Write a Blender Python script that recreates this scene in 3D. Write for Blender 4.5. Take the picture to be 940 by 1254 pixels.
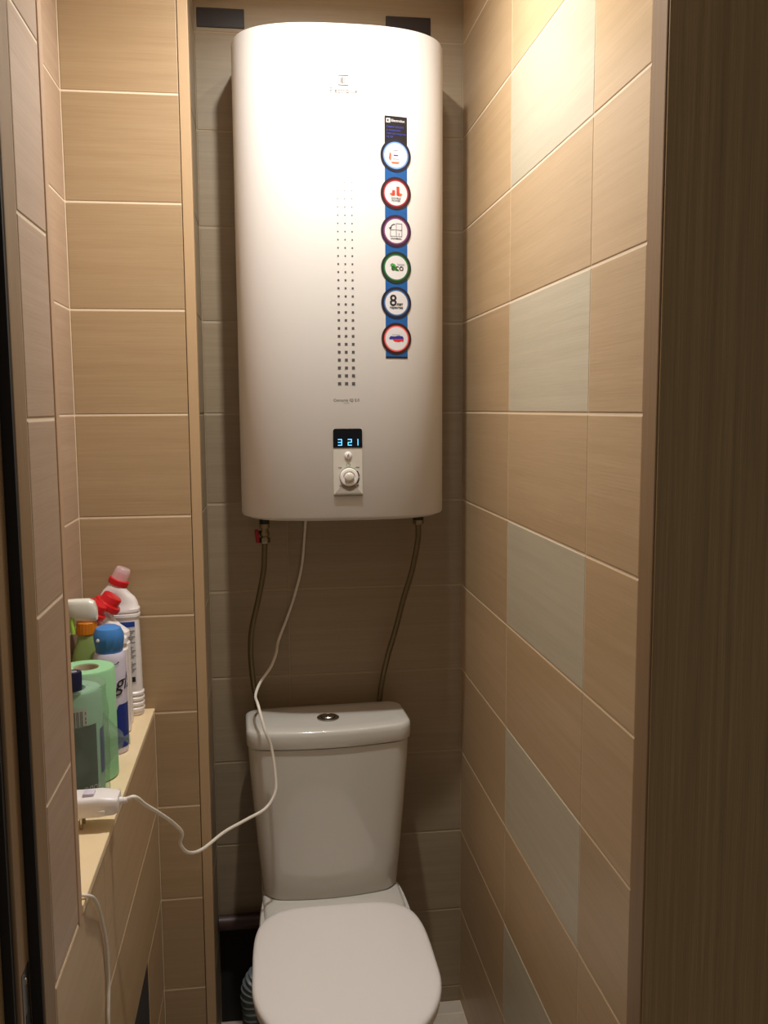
import bpy, bmesh, math, random
from mathutils import Vector, Matrix
random.seed(7)
scn = bpy.context.scene
for o in list(bpy.data.objects): bpy.data.objects.remove(o)
COL = scn.collection
PI = math.pi

# ------------------------------------------------------------------ camera
YAW, PITCH, ROLL = math.radians(7.4434), math.radians(6.4775), math.radians(-0.3540)
FPX = 1113.14
CAMZ = 1.449
f_ = Vector((math.sin(YAW)*math.cos(PITCH), math.cos(YAW)*math.cos(PITCH), -math.sin(PITCH)))
r_ = Vector((math.cos(YAW), -math.sin(YAW), 0)); u_ = r_.cross(f_)
r2 = r_*math.cos(ROLL)+u_*math.sin(ROLL); u2 = -r_*math.sin(ROLL)+u_*math.cos(ROLL)
cd = bpy.data.cameras.new('camera'); cam = bpy.data.objects.new('camera', cd); COL.objects.link(cam)
cam.matrix_world = Matrix(((r2.x, u2.x, -f_.x, 0), (r2.y, u2.y, -f_.y, 0), (r2.z, u2.z, -f_.z, CAMZ), (0, 0, 0, 1)))
cd.sensor_fit = 'VERTICAL'; cd.sensor_height = 36; cd.sensor_width = 27; cd.lens = 36*FPX/1254
cd.clip_start = 0.02
scn.camera = cam

# ------------------------------------------------------------------ world, lights, exposure
scn.view_settings.view_transform = 'Standard'; scn.view_settings.look = 'None'
scn.view_settings.exposure = 0.0; scn.view_settings.gamma = 1.0; scn.view_settings.use_curve_mapping = False
w = bpy.data.worlds.new('world'); scn.world = w; w.use_nodes = True
w.node_tree.nodes['Background'].inputs[0].default_value = (1.0, 0.90, 0.78, 1)
w.node_tree.nodes['Background'].inputs[1].default_value = 0.17
CEIL = 2.41
BULBS = [((0.085, 1.40, 2.392), 10.6), ((0.24, 1.44, 2.392), 1.9)]
for (p, e) in BULBS:
    ld = bpy.data.lights.new('ceiling_bulb_light', 'AREA'); ld.energy = e; ld.color = (0.96, 0.975, 0.955)
    ld.shape = 'DISK'; ld.size = 0.045; ld.spread = math.radians(165)
    lo = bpy.data.objects.new('ceiling_bulb_light', ld); lo.location = p; COL.objects.link(lo)

# ------------------------------------------------------------------ materials
def lin(c): return tuple((((x/255)/12.92) if x/255 <= .04045 else (((x/255)+.055)/1.055)**2.4) for x in c)
def pbr(name, rgb, rough=.5, metal=0., **kw):
    m = bpy.data.materials.new(name); m.use_nodes = True
    b = m.node_tree.nodes['Principled BSDF']
    b.inputs['Base Color'].default_value = (*lin(rgb), 1); b.inputs['Roughness'].default_value = rough
    b.inputs['Metallic'].default_value = metal
    for k, v in kw.items(): b.inputs[k.replace('_', ' ')].default_value = v
    return m
def N(m, t, **kw):
    n = m.node_tree.nodes.new(t)
    for k, v in kw.items(): setattr(n, k, v)
    return n
def grain(name, rgb, rgb2, scale, rough=.4, bump=.15, var=.06, fine=1.0, spec=.5):
    """fine linear grain; scale = xyz stretch of the noise in object space"""
    m = pbr(name, rgb, rough); nt = m.node_tree; L = nt.links.new; b = nt.nodes['Principled BSDF']
    b.inputs['Specular IOR Level'].default_value = spec
    tc = N(m, 'ShaderNodeTexCoord'); oi = N(m, 'ShaderNodeObjectInfo')
    mp = N(m, 'ShaderNodeMapping'); mp.inputs['Scale'].default_value = scale
    cx = N(m, 'ShaderNodeCombineXYZ'); mu = N(m, 'ShaderNodeMath', operation='MULTIPLY'); mu.inputs[1].default_value = 37.
    L(oi.outputs['Random'], mu.inputs[0])
    for i in range(3): L(mu.outputs[0], cx.inputs[i])
    ad = N(m, 'ShaderNodeVectorMath', operation='ADD'); L(tc.outputs['Object'], mp.inputs[0]); L(mp.outputs[0], ad.inputs[0]); L(cx.outputs[0], ad.inputs[1])
    n1 = N(m, 'ShaderNodeTexNoise'); n1.inputs['Scale'].default_value = 1; n1.inputs['Detail'].default_value = 5; n1.inputs['Roughness'].default_value = .62
    L(ad.outputs[0], n1.inputs['Vector'])
    n2 = N(m, 'ShaderNodeTexNoise'); n2.inputs['Scale'].default_value = .16; n2.inputs['Detail'].default_value = 2
    L(ad.outputs[0], n2.inputs['Vector'])
    am = N(m, 'ShaderNodeMath', operation='MULTIPLY_ADD'); am.inputs[1].default_value = .45; L(n2.outputs['Fac'], am.inputs[0])
    a2 = N(m, 'ShaderNodeMath', operation='MULTIPLY'); a2.inputs[1].default_value = .55*fine; L(n1.outputs['Fac'], a2.inputs[0]); L(a2.outputs[0], am.inputs[2])
    cr = N(m, 'ShaderNodeValToRGB'); cr.color_ramp.elements[0].position = .30; cr.color_ramp.elements[1].position = .70
    cr.color_ramp.elements[0].color = (*lin(rgb2), 1); cr.color_ramp.elements[1].color = (*lin(rgb), 1)
    L(am.outputs[0], cr.inputs[0])
    hs = N(m, 'ShaderNodeHueSaturation'); mr = N(m, 'ShaderNodeMapRange')
    mr.inputs['To Min'].default_value = 1-var; mr.inputs['To Max'].default_value = 1+var
    L(oi.outputs['Random'], mr.inputs['Value']); L(mr.outputs[0], hs.inputs['Value']); L(cr.outputs[0], hs.inputs['Color'])
    L(hs.outputs[0], b.inputs['Base Color'])
    bp = N(m, 'ShaderNodeBump'); bp.inputs['Strength'].default_value = bump; bp.inputs['Distance'].default_value = .001
    L(n1.outputs['Fac'], bp.inputs['Height']); L(bp.outputs[0], b.inputs['Normal'])
    return m
TG = (9, 9, 420)
M = {}
M['tile'] = grain('beige_tile', (193, 164, 128), (176, 147, 110), TG, .38)
M['tile_gold'] = grain('golden_tile', (176, 149, 114), (160, 131, 96), TG, .42)
M['tile_grey'] = grain('pale_grey_tile', (196, 184, 160), (180, 168, 144), TG, .38)
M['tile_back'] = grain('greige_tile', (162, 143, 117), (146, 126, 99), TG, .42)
M['tile_pink'] = grain('rosy_beige_tile', (184, 158, 136), (166, 138, 114), TG, .42)
M['tile_sill'] = grain('cream_sill', (244, 222, 184), (232, 204, 160), TG, .35)
M['tile_floor'] = grain('floor_tile', (214, 200, 184), (198, 182, 164), (30, 30, 30), .4)
M['grout'] = pbr('grout', (226, 207, 180), .8)
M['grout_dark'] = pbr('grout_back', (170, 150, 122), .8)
M['paint'] = pbr('ceiling_paint', (225, 215, 200), .8)
M['wood'] = grain('door_wood', (158, 132, 90), (122, 97, 62), (900, 900, 8), .55, .3, 0)
M['jamb'] = grain('jamb_wood', (142, 114, 82), (126, 99, 70), (200, 200, 6), .5, .2, 0)
M['trimp'] = pbr('edge_profile', (184, 153, 116), .45)
M['trimp2'] = pbr('edge_profile_rosy', (190, 156, 124), .45)
M['seal'] = pbr('door_seal', (22, 16, 10), .8)
M['darkin'] = pbr('dark_inset', (40, 30, 27), .35)
M['darkfill'] = pbr('dark_fill', (38, 32, 30), .9)
M['pipe'] = pbr('brown_pipe', (70, 44, 36), .45)
M['grey_pipe'] = pbr('grey_pipe', (112, 120, 120), .4)
M['enamel'] = pbr('heater_enamel', (214, 208, 202), .38)
M['enamel2'] = pbr('panel_plastic', (205, 198, 186), .35)
M['shade_pl'] = pbr('shaded_foot_plastic', (138, 128, 114), .5)
M['cer'] = pbr('ceramic', (206, 200, 190), .12, Coat_Weight=.4, Coat_Roughness=.05)
M['seatm'] = pbr('seat_plastic', (238, 230, 224), .28)
M['chrome'] = pbr('chrome', (190, 186, 178), .18, 1.)
M['steel'] = pbr('steel_plate', (120, 116, 110), .3, 1.)
M['brass'] = pbr('valve_metal', (150, 136, 108), .35, .9)
M['blackpl'] = pbr('black_plastic', (18, 14, 14), .4)
M['screen'] = pbr('black_glass', (6, 6, 12), .12)
M['redh'] = pbr('red_handle', (150, 10, 22), .4)
M['red'] = pbr('red_cap', (200, 24, 30), .35)
M['whitepl'] = pbr('white_plastic', (236, 228, 224), .35, Subsurface_Weight=.0)
M['cord'] = pbr('white_cord', (232, 222, 206), .45)
M['blue'] = pbr('blue_cap', (66, 128, 196), .35)
M['label_blue'] = pbr('label_blue', (22, 60, 150), .35)
M['label_navy'] = pbr('label_navy', (30, 50, 130), .35)
M['navy'] = pbr('navy_plastic', (22, 26, 62), .35)
M['lilac'] = pbr('can_white', (216, 206, 222), .35)
M['ink'] = pbr('ink', (30, 24, 28), .5)
M['greyink'] = pbr('grey_ink', (136, 132, 132), .5)
M['paleink'] = pbr('pale_ink', (118, 113, 110), .4)
M['midink'] = pbr('mid_ink', (78, 74, 72), .5)
M['white'] = pbr('print_white', (212, 208, 208), .45)
M['paper'] = pbr('green_paper', (146, 196, 146), .85)
M['paper2'] = pbr('pale_green_paper', (150, 184, 158), .8)
M['core'] = pbr('card_core', (206, 190, 160), .85)
M['dgreen'] = grain('printed_green', (46, 70, 58), (20, 36, 32), (30, 30, 160), .3, .1, 0)
M['lime'] = pbr('lime_print', (90, 150, 40), .4)
M['orange'] = pbr('orange_collar', (214, 124, 22), .35)
M['limepl'] = pbr('lime_trigger', (170, 214, 80), .35)
M['sky'] = pbr('sticker_blue', (8, 84, 150), .35)
M['snavy'] = pbr('sticker_navy', (14, 12, 28), .35)
M['s_blue'] = pbr('ring_blue', (110, 150, 205), .4)
M['s_red'] = pbr('ring_red', (165, 40, 55), .4)
M['s_plum'] = pbr('ring_plum', (120, 60, 110), .4)
M['s_green'] = pbr('ring_green', (40, 110, 60), .4)
M['s_steel'] = pbr('ring_steel', (60, 100, 150), .4)
M['s_rose'] = pbr('ring_rose', (225, 90, 90), .4)
M['rim_n'] = pbr('rim_navy', (20, 24, 48), .35)
M['rim_m'] = pbr('rim_maroon', (52, 14, 28), .35)
M['rim_p'] = pbr('rim_plum', (50, 20, 50), .35)
M['rim_g'] = pbr('rim_green', (14, 44, 30), .35)
M['rim_b'] = pbr('rim_brown', (52, 14, 14), .35)
M['s_orange'] = pbr('print_orange', (222, 100, 60), .45)
M['s_dorange'] = pbr('print_dark_orange', (190, 60, 40), .45)
M['p_green'] = pbr('print_green', (60, 150, 60), .45)
M['p_blue'] = pbr('print_blue', (40, 46, 140), .45)
M['p_red'] = pbr('print_red', (205, 30, 45), .45)
M['p_text'] = pbr('print_blue_text', (60, 70, 170), .45)
M['scale_green'] = pbr('scale_green', (120, 190, 100), .4)
def emis(name, rgb, s):
    m = pbr(name, rgb, .4); b = m.node_tree.nodes['Principled BSDF']
    b.inputs['Emission Color'].default_value = (*lin(rgb), 1); b.inputs['Emission Strength'].default_value = s; return m
M['digit'] = emis('digit_glow', (90, 190, 255), 1.6)
M['bulb'] = emis('bulb_glow', (255, 238, 214), 20)
def clearish(name, rgb, tr, rough=.15):
    m = pbr(name, rgb, rough); nt = m.node_tree; b = nt.nodes['Principled BSDF']; o = nt.nodes['Material Output']
    t = N(m, 'ShaderNodeBsdfTransparent'); t.inputs[0].default_value = (*[min(1, x*.5+.5) for x in lin(rgb)], 1)
    mx = N(m, 'ShaderNodeMixShader'); mx.inputs[0].default_value = tr
    nt.links.new(b.outputs[0], mx.inputs[1]); nt.links.new(t.outputs[0], mx.inputs[2]); nt.links.new(mx.outputs[0], o.inputs[0]); return m
M['film'] = clearish('clear_film', (214, 228, 214), .84, .08)
M['clearcap'] = clearish('clear_cap', (250, 225, 225), .55)
M['greenpl'] = clearish('green_bottle_plastic', (168, 190, 110), .35)
M['milky'] = clearish('milky_plastic', (232, 228, 214), .12)
# braided hose: fine diagonal steel braid
hm = pbr('braided_hose', (112, 98, 72), .4, .7); nt = hm.node_tree
wv = N(hm, 'ShaderNodeTexWave'); wv.inputs['Scale'].default_value = 130; wv.bands_direction = 'DIAGONAL'
tc = N(hm, 'ShaderNodeTexCoord'); nt.links.new(tc.outputs['Object'], wv.inputs['Vector'])
cr = N(hm, 'ShaderNodeValToRGB'); cr.color_ramp.elements[0].color = (*lin((70, 60, 42)), 1); cr.color_ramp.elements[1].color = (*lin((150, 134, 104)), 1)
nt.links.new(wv.outputs['Fac'], cr.inputs[0]); nt.links.new(cr.outputs[0], nt.nodes['Principled BSDF'].inputs['Base Color'])
M['hose'] = hm
# heater enamel: very faint brushed speckle
nt = M['enamel'].node_tree; nn = N(M['enamel'], 'ShaderNodeTexNoise'); nn.inputs['Scale'].default_value = 900
bp = N(M['enamel'], 'ShaderNodeBump'); bp.inputs['Strength'].default_value = .08; bp.inputs['Distance'].default_value = .0005
nt.links.new(nn.outputs['Fac'], bp.inputs['Height']); nt.links.new(bp.outputs[0], nt.nodes['Principled BSDF'].inputs['Normal'])

# ------------------------------------------------------------------ helpers
def empty(name, loc=(0, 0, 0)):
    o = bpy.data.objects.new(name, None); o.empty_display_size = .05; o.location = loc; COL.objects.link(o); return o
def tag(o, label=None, cat=None, group=None, kind=None):
    if label: o['label'] = label
    if cat: o['category'] = cat
    if group: o['group'] = group
    if kind: o['kind'] = kind
    return o
def thing(name, label, cat, loc=(0, 0, 0), group=None): return tag(empty(name, loc), label, cat, group)
def obj(name, me, mat, parent=None, smooth=False, label=None):
    """me: bmesh or mesh, in world coordinates; shifted into the parent's frame"""
    if isinstance(me, bmesh.types.BMesh):
        bm = me; me = bpy.data.meshes.new(name); bmesh.ops.recalc_face_normals(bm, faces=bm.faces); bm.to_mesh(me); bm.free()
    if parent is not None:
        off = Vector(); p = parent
        while p is not None: off += p.location; p = p.parent
        me.transform(Matrix.Translation(-off))
    if mat is not None and not me.materials: me.materials.append(mat)
    if smooth:
        me.polygons.foreach_set('use_smooth', [True]*len(me.polygons))
        me.set_sharp_from_angle(angle=math.radians(smooth if smooth is not True else 40))
    o = bpy.data.objects.new(name, me); COL.objects.link(o)
    if parent is not None: o.parent = parent
    if label: o['label'] = label
    return o
def box(x0, x1, y0, y1, z0, z1, bev=0, seg=2, bm=None):
    b = bmesh.new()
    r = bmesh.ops.create_cube(b, size=1)
    for v in r['verts']: v.co = Vector(((x0+x1)/2+v.co.x*(x1-x0), (y0+y1)/2+v.co.y*(y1-y0), (z0+z1)/2+v.co.z*(z1-z0)))
    if bev: bmesh.ops.bevel(b, geom=b.edges[:], offset=bev, segments=seg, affect='EDGES', profile=.5)
    if bm is None: return b
    t = bpy.data.meshes.new('t'); b.to_mesh(t); b.free(); bm.from_mesh(t); bpy.data.meshes.remove(t); return bm
def loft(rings, cap0=True, cap1=True, bm=None):
    bm = bm or bmesh.new(); R = [[bm.verts.new(p) for p in r] for r in rings]; n = len(R[0])
    for a, b in zip(R, R[1:]):
        for i in range(n): bm.faces.new((a[i], a[(i+1) % n], b[(i+1) % n], b[i]))
    if cap0: bm.faces.new(R[0][::-1])
    if cap1: bm.faces.new(R[-1])
    return bm
def ring(cx, cy, z, a, b=None, n=2, seg=40, tilt=0):
    """superellipse ring in xy; tilt leans its axis towards +x"""
    b = a if b is None else b; o = []
    for i in range(seg):
        t = 2*PI*i/seg; c, s = math.cos(t), math.sin(t)
        x = a*math.copysign(abs(c)**(2/n), c); y = b*math.copysign(abs(s)**(2/n), s)
        o.append(Vector((cx+x*math.cos(tilt), cy+y, z-x*math.sin(tilt))))
    return o
def lathe(cx, cy, prof, seg=36, cap0=True, cap1=True, bm=None):
    return loft([ring(cx, cy, z, r, seg=seg) for r, z in prof], cap0, cap1, bm)
def lathe_axis(c, axis, prof, seg=28, bm=None, cap=True):
    axis = Vector(axis).normalized(); q = Vector((0, 0, 1)).rotation_difference(axis); c = Vector(c)
    return loft([[c+q @ Vector((r*math.cos(2*PI*i/seg), r*math.sin(2*PI*i/seg), h)) for i in range(seg)] for r, h in prof], cap, cap, bm)
def spline(pts, sub=8):
    P = [Vector(p) for p in pts]; P = [2*P[0]-P[1]]+P+[2*P[-1]-P[-2]]; o = []
    for i in range(1, len(P)-2):
        for k in range(sub):
            t = k/sub
            o.append(.5*((2*P[i])+(P[i+1]-P[i-1])*t+(2*P[i-1]-5*P[i]+4*P[i+1]-P[i+2])*t*t+(3*P[i]-P[i-1]-3*P[i+1]+P[i+2])*t**3))
    o.append(P[-2]); return o
def tube(pts, r, seg=12, sub=8, bm=None, rad=None):
    S = spline(pts, sub) if sub else [Vector(p) for p in pts]; rings = []; up = Vector((0.3, 1, .1)).normalized()
    for i, p in enumerate(S):
        t = (S[min(i+1, len(S)-1)]-S[max(i-1, 0)]).normalized()
        up = (up-t*up.dot(t)).normalized(); s = t.cross(up); rr = rad(i/(len(S)-1), i) if rad else r
        rings.append([p+(up*math.cos(2*PI*k/seg)+s*math.sin(2*PI*k/seg))*rr for k in range(seg)])
    return loft(rings, True, True, bm)
def text_mesh(body, size, fn, shear=0, align='CENTER', bold=0.0, sx=1.0):
    """flat lettering mapped point by point with fn(u, v) -> world"""
    cu = bpy.data.curves.new('t', 'FONT'); cu.body = body; cu.size = size; cu.shear = shear; cu.align_x = align; cu.align_y = 'CENTER'
    cu.offset = bold; cu.resolution_u = 3
    o = bpy.data.objects.new('t', cu); COL.objects.link(o); dg = bpy.context.evaluated_depsgraph_get()
    me = bpy.data.meshes.new_from_object(o.evaluated_get(dg)); bpy.data.objects.remove(o); bpy.data.curves.remove(cu)
    for v in me.vertices: v.co = fn(v.co.x*sx, v.co.y)
    me.materials.clear(); return me

# ------------------------------------------------------------------ tiles
TILES = {}
def tile(parent, facing, plane, u0, u1, z0, z1, mat, gu=.0016, gz=.003, label=None):
    """facing: 'B' back wall (-y), 'R' right wall (-x), 'L' left wall (+x); u along the wall"""
    u0 += gu/2; u1 -= gu/2; z0 += gz/2; z1 -= gz/2; w, h = u1-u0, z1-z0
    if w <= .003 or h <= .003: return
    key = (round(w, 4), round(h, 4), mat)
    me = TILES.get(key)
    if me is None:
        bm = bmesh.new(); c = min(.0016, w/4, h/4)
        rs = []
        for (y, s) in ((.0065, 0), (c, 0), (c*.3, c*.3), (0, c)):
            rs.append([bm.verts.new((x*(w/2-s), y, z*(h/2-s))) for x, z in ((-1, -1), (1, -1), (1, 1), (-1, 1))])
        for a, b in zip(rs, rs[1:]):
            for i in range(4): bm.faces.new((a[i], a[(i+1) % 4], b[(i+1) % 4], b[i]))
        bm.faces.new(rs[-1]); bm.faces.new(rs[0][::-1]); bmesh.ops.recalc_face_normals(bm, faces=bm.faces)
        me = bpy.data.meshes.new('tile'); bm.to_mesh(me); bm.free(); me.materials.append(M[mat]); TILES[key] = me
    o = bpy.data.objects.new('tile', me); COL.objects.link(o)
    um, zm = (u0+u1)/2, (z0+z1)/2
    if facing == 'B': o.location = (um, plane, zm)
    if facing == 'R': o.location = (plane, um, zm); o.rotation_euler.z = -PI/2
    if facing == 'L': o.location = (plane, um, zm); o.rotation_euler.z = PI/2
    o.parent = parent
    if label: o['label'] = label
    return o
def J(k): return 1.4405+.2*k
XR, YB, YN, XN, XL, XT = .4486, 2.049, 1.827, -.3624, -.232, -.1295
KS = range(-8, 6)
def zr(k): return max(0, J(k)), min(CEIL, J(k+1))
def struct(name, bm, mat): return tag(obj(name, bm, mat), kind='structure')
G = .0062   # how far the grout bed sits... tiles cover it, joints are 1.3 mm deep
GD = .0009

# back wall
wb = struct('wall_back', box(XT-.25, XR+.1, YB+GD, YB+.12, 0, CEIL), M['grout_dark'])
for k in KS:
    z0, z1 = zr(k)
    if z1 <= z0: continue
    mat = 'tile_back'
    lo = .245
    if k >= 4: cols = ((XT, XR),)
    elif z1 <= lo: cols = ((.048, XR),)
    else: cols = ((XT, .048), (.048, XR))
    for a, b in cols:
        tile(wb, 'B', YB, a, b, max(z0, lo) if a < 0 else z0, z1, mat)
for x0, x1, z0, z1 in ((-.123, -.024, 2.250, 2.289), (.278, .376, 2.252, 2.290)):
    o = obj('dark_inset', box(x0, x1, YB-.0025, YB+.003, z0, z1, .0008, 1), M['darkin'], wb, label='dark brown rectangular inset high on the back wall')
# thin dark plate low behind the toilet, where tiles are left out
obj('dark_plate', box(XT+.001, .046, YB-.0006, YB+.004, 0, .243), M['darkfill'], wb, label='dark untiled patch low on the back wall')

# right wall
wr = struct('wall_right', box(XR+GD, XR+.12, 1.02, YB+.12, 0, CEIL), M['grout'])
for k in KS:
    z0, z1 = zr(k)
    if z1 <= z0: continue
    for (a, b, c) in ((1.647, YB, 'tile'), (1.229, 1.647, 'tile_grey' if k % 2 == 0 else 'tile'), (1.043, 1.229, 'tile')):
        tile(wr, 'R', XR, a, b, z0, z1, c, label='pale grey tile' if c == 'tile_grey' else None)

# left wall : pier by the door, half wall under the niche, niche back, end wall, recess side
SH = .851      # shelf top
wl = struct('wall_left', box(XL-.1, XL-GD, .943, 1.083, SH-.01, CEIL), M['grout'])
for k in KS:
    z0, z1 = zr(k)
    if z1 <= SH-.01: continue
    tile(wl, 'L', XL, .943, 1.064, max(z0, SH-.01), z1, 'tile_pink')
wlow = struct('wall_niche_front', box(XL-.1, XL-GD, .943, YN, 0, SH-.013), M['grout'])
HY0, HY1, HZ = 1.25, 1.612, .445
for k in range(-8, -3):
    z0, z1 = zr(k)
    if z1 <= z0: continue
    z1 = min(z1, SH-.013)
    if k == -5:
        cols = ((1.236, YN),)
    else: cols = ((1.236, YN),)
    if z0 < HZ and z1 <= HZ+.01: cols = ((1.236, HY0), (HY1, YN))
    for a, b in cols: tile(wlow, 'L', XL, a, b, z0, z1, 'tile')
tile(wlow, 'L', XL, .943, 1.236, .445, SH-.013, 'tile')
tile(wlow, 'L', XL, .943, 1.236, 0, .445, 'tile')
obj('dark_plate', box(XL-.002, XL-.0006, HY0+.002, HY1-.002, .01, HZ-.004), M['darkfill'], wlow, label='inspection opening low in the half wall, its inner shade painted dark')  # flat plate; the inside of the opening is shaded by its colour alone
wn = struct('wall_niche_back', box(XN-.1, XN-GD, .983, YN+.1, SH-.013, CEIL), M['grout'])
for k in range(-4, 6):
    z0, z1 = zr(k); z0 = max(z0, SH)
    if z1 <= z0: continue
    for a, b in ((1.083, 1.42), (1.42, YN)): tile(wn, 'L', XN, a, b, z0, z1, 'tile_pink')
we = struct('wall_niche_end', box(XN-.1, -.1475, YN+GD, YB+.12, 0, CEIL), M['grout'])
for k in KS:
    z0, z1 = zr(k)
    if z1 <= z0: continue
    if z1 <= SH-.005: tile(we, 'B', YN, XL, -.1462, z0, z1, 'tile_gold')
    else: tile(we, 'B', YN, XN, -.1462, z0, z1, 'tile_gold')
# tile edge profiles
struct('trim_1', box(-.1458, -.1262, YN-.001, YN+.022, 0, CEIL, .0012, 2), M['trimp'])
struct('trim_2', box(XL-.02, XL+.0008, 1.0655, 1.0835, SH-.017, CEIL, .001, 2), M['trimp2'])
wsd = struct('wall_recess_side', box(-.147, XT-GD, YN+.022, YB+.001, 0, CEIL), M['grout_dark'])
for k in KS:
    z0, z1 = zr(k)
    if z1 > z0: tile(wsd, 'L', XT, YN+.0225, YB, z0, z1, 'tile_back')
# wall over the door and the corridor side
struct('wall_front', box(XN-.1, XR+.12, .86, .942, 2.08, CEIL), M['paint'])
struct('ceiling', box(XN-.1, XR+.12, .86, YB+.12, CEIL, CEIL+.05), M['paint'])
fl = struct('floor', box(-.8, 1.2, -.6, YB+.12, -.05, -GD), M['grout'])
for i in range(-3, 3):
    for j in range(0, 9):
        x0 = .4486-.30*(i+1)-.0; x1 = x0+.30; y1 = YB-.045-.30*(j-1); y0 = y1-.30
        x0 = max(x0, -.7); x1 = min(x1, 1.1); y0 = max(y0, -.5); y1 = min(y1, YB)
        if x1-x0 < .01 or y1-y0 < .01: continue
        b = box(x0+.0015, x1-.0015, y0+.0015, y1-.0015, -.008, 0, .001, 1)
        c = Vector(((x0+x1)/2, (y0+y1)/2, 0)); o = obj('floor_tile', b, M['tile_floor']); o.data.transform(Matrix.Translation(-c)); o.location = c; o.parent = fl

# ------------------------------------------------------------------ door frame and door leaf
tf = tag(empty('trim_3', (-.232, .9, 0)), kind='structure')
obj('jamb', box(-.262, -.2325, .899, .9425, 0, 2.06, .0015, 2), M['jamb'], tf)
obj('door_seal', box(-.262, -.2335, .893, .8985, 0, 2.06), M['seal'], tf, label='black door seal strip')
obj('jamb_rebate', box(-.262, -.244, .855, .893, 0, 2.06, .0015, 2), M['jamb'], tf)
obj('door_seal', box(-.275, -.2475, .846, .8548, 0, 2.06), M['seal'], tf)
obj('outer_casing', box(-.33, -.256, .80, .846, 0, 2.06, .002, 2), M['wood'], tf)
sb = box(-.2445, -.2432, .862, .888, .76, .905, .0006, 1)
sp = obj('strike_plate', sb, M['steel'], tf, label='metal strike plate')
sc = bmesh.new()
for z in (.775, .892): lathe_axis((-.2434, .875, z), (1, 0, 0), [(.0035, 0), (.0035, .0005), (.002, .0012)], 12, sc)
obj('screw', sc, M['chrome'], sp)
obj('latch_hole', box(-.2433, -.2429, .868, .882, .80, .86), M['seal'], sp)
tr = tag(empty('trim_4', (.4486, 1.02, 0)), kind='structure')
obj('jamb', box(.4478, .50, 1.003, 1.0425, 0, 2.06, .0015, 2), M['jamb'], tr)
dr = tag(empty('door_1', (.4495, 1.0, 0)), kind='structure')
b = box(0, .70, -.0, .038, .01, 2.05, .0015, 2)
o = obj('door_leaf', b, M['wood']); o.parent = dr; dr.rotation_euler.z = math.radians(-14)

# ------------------------------------------------------------------ ceiling lamp (above the picture)
cl = thing('ceiling_lamp', 'slim white two bulb ceiling lamp above the toilet', 'lamp', (.17, 1.42, CEIL))
obj('mounting_plate', box(.03, .305, 1.36, 1.48, CEIL-.006, CEIL-.0005, .002, 2), M['whitepl'], cl)
for (p, e) in BULBS:
    obj('lamp_rim', lathe(p[0], p[1], [(.034, CEIL-.006), (.034, CEIL-.013), (.026, CEIL-.013), (.026, CEIL-.0065)], 36, False, False), M['whitepl'], cl, True)
    obj('bulb', lathe(p[0], p[1], [(.0255, CEIL-.007), (.0255, CEIL-.010)]), M['bulb'], cl)

# ------------------------------------------------------------------ shelf board
sh = tag(obj('shelf_board', box(XN+.001, XL+.0015, 1.0845, YN-.0015, SH-.0115, SH, .001, 1), M['tile_sill']),
         'pale cream wooden sill board along the left wall niche', 'shelf')

# ------------------------------------------------------------------ water heater
HX, HA, HYF, HB, HN = .162, .212, 1.785, .145, 2.7
HZ0, HZ1 = 1.2315, 2.168
HYC, HYB = HYF+HB, 2.040
def hy(x, off=0):
    t = min(abs(x-HX)/HA, .999); return HYC-HB*(1-t**HN)**(1/HN)-off
def hring(z, s=0, yb=HYB):
    o = []; n = 72
    for i in range(n+1):
        t = PI+PI*i/n; c, q = math.cos(t), math.sin(t)
        o.append(Vector((HX+(HA-s)*math.copysign(abs(c)**(2/HN), c), HYC+(HB-s)*math.copysign(abs(q)**(2/HN), q), z)))
    o.append(Vector((HX+HA-s, yb-s-.02, z))); o.append(Vector((HX+HA-s-.02, yb-s, z)))
    o.append(Vector((HX-HA+s+.02, yb-s, z))); o.append(Vector((HX-HA+s, yb-s-.02, z)))
    return o
wh = thing('water_heater', 'tall white electric storage water heater hung above the toilet', 'water heater', (HX, HYB, HZ0))
rs = [hring(HZ0, .010), hring(HZ0, .006), hring(HZ0+.0015, .002), hring(HZ0+.005, 0), hring(HZ1-.006, 0), hring(HZ1-.002, .002), hring(HZ1, .007), hring(HZ1, .03)]
obj('casing', loft(rs), M['enamel'], wh, 35)
obj('bottom_cover', loft([hring(HZ0-.004, .016), hring(HZ0+.001, .014)]), M['enamel2'], wh, 35)
obj('wall_bracket', box(HX-.12, HX+.12, HYB-.002, YB-.001, 2.05, 2.09, .001, 1), M['steel'], wh)
HP = lambda off: (lambda u, v: Vector((u, hy(u, off), v)))
def at(x, z, off=.0006): return lambda u, v: Vector((x+u, hy(x+u, off), z+v))
def patch(x0, x1, z0, z1, off, rad=0, nx=10):
    bm = bmesh.new(); 
    def cor(x):
        d = min(x-x0, x1-x); return 0 if d >= rad else rad-math.sqrt(max(0, rad*rad-(rad-d)**2))
    xs = [x0+(x1-x0)*i/nx for i in range(nx+1)]
    if rad: xs = sorted(set(xs+[x0+rad*k/4 for k in range(1, 5)]+[x1-rad*k/4 for k in range(1, 5)]))
    A = [bm.verts.new((x, hy(x, off), z0)) for x in xs]; B = [bm.verts.new((x, hy(x, off), z1-cor(x))) for x in xs]
    C_ = [bm.verts.new((x, hy(x, 0)+.001, z0)) for x in xs]; D = [bm.verts.new((x, hy(x, 0)+.001, z1-cor(x))) for x in xs]
    for i in range(len(xs)-1):
        bm.faces.new((A[i], A[i+1], B[i+1], B[i])); bm.faces.new((A[i], C_[i], C_[i+1], A[i+1])); bm.faces.new((B[i], B[i+1], D[i+1], D[i]))
    bm.faces.new((A[0], B[0], D[0], C_[0])); bm.faces.new((A[-1], C_[-1], D[-1], B[-1]))
    return bm
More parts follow.
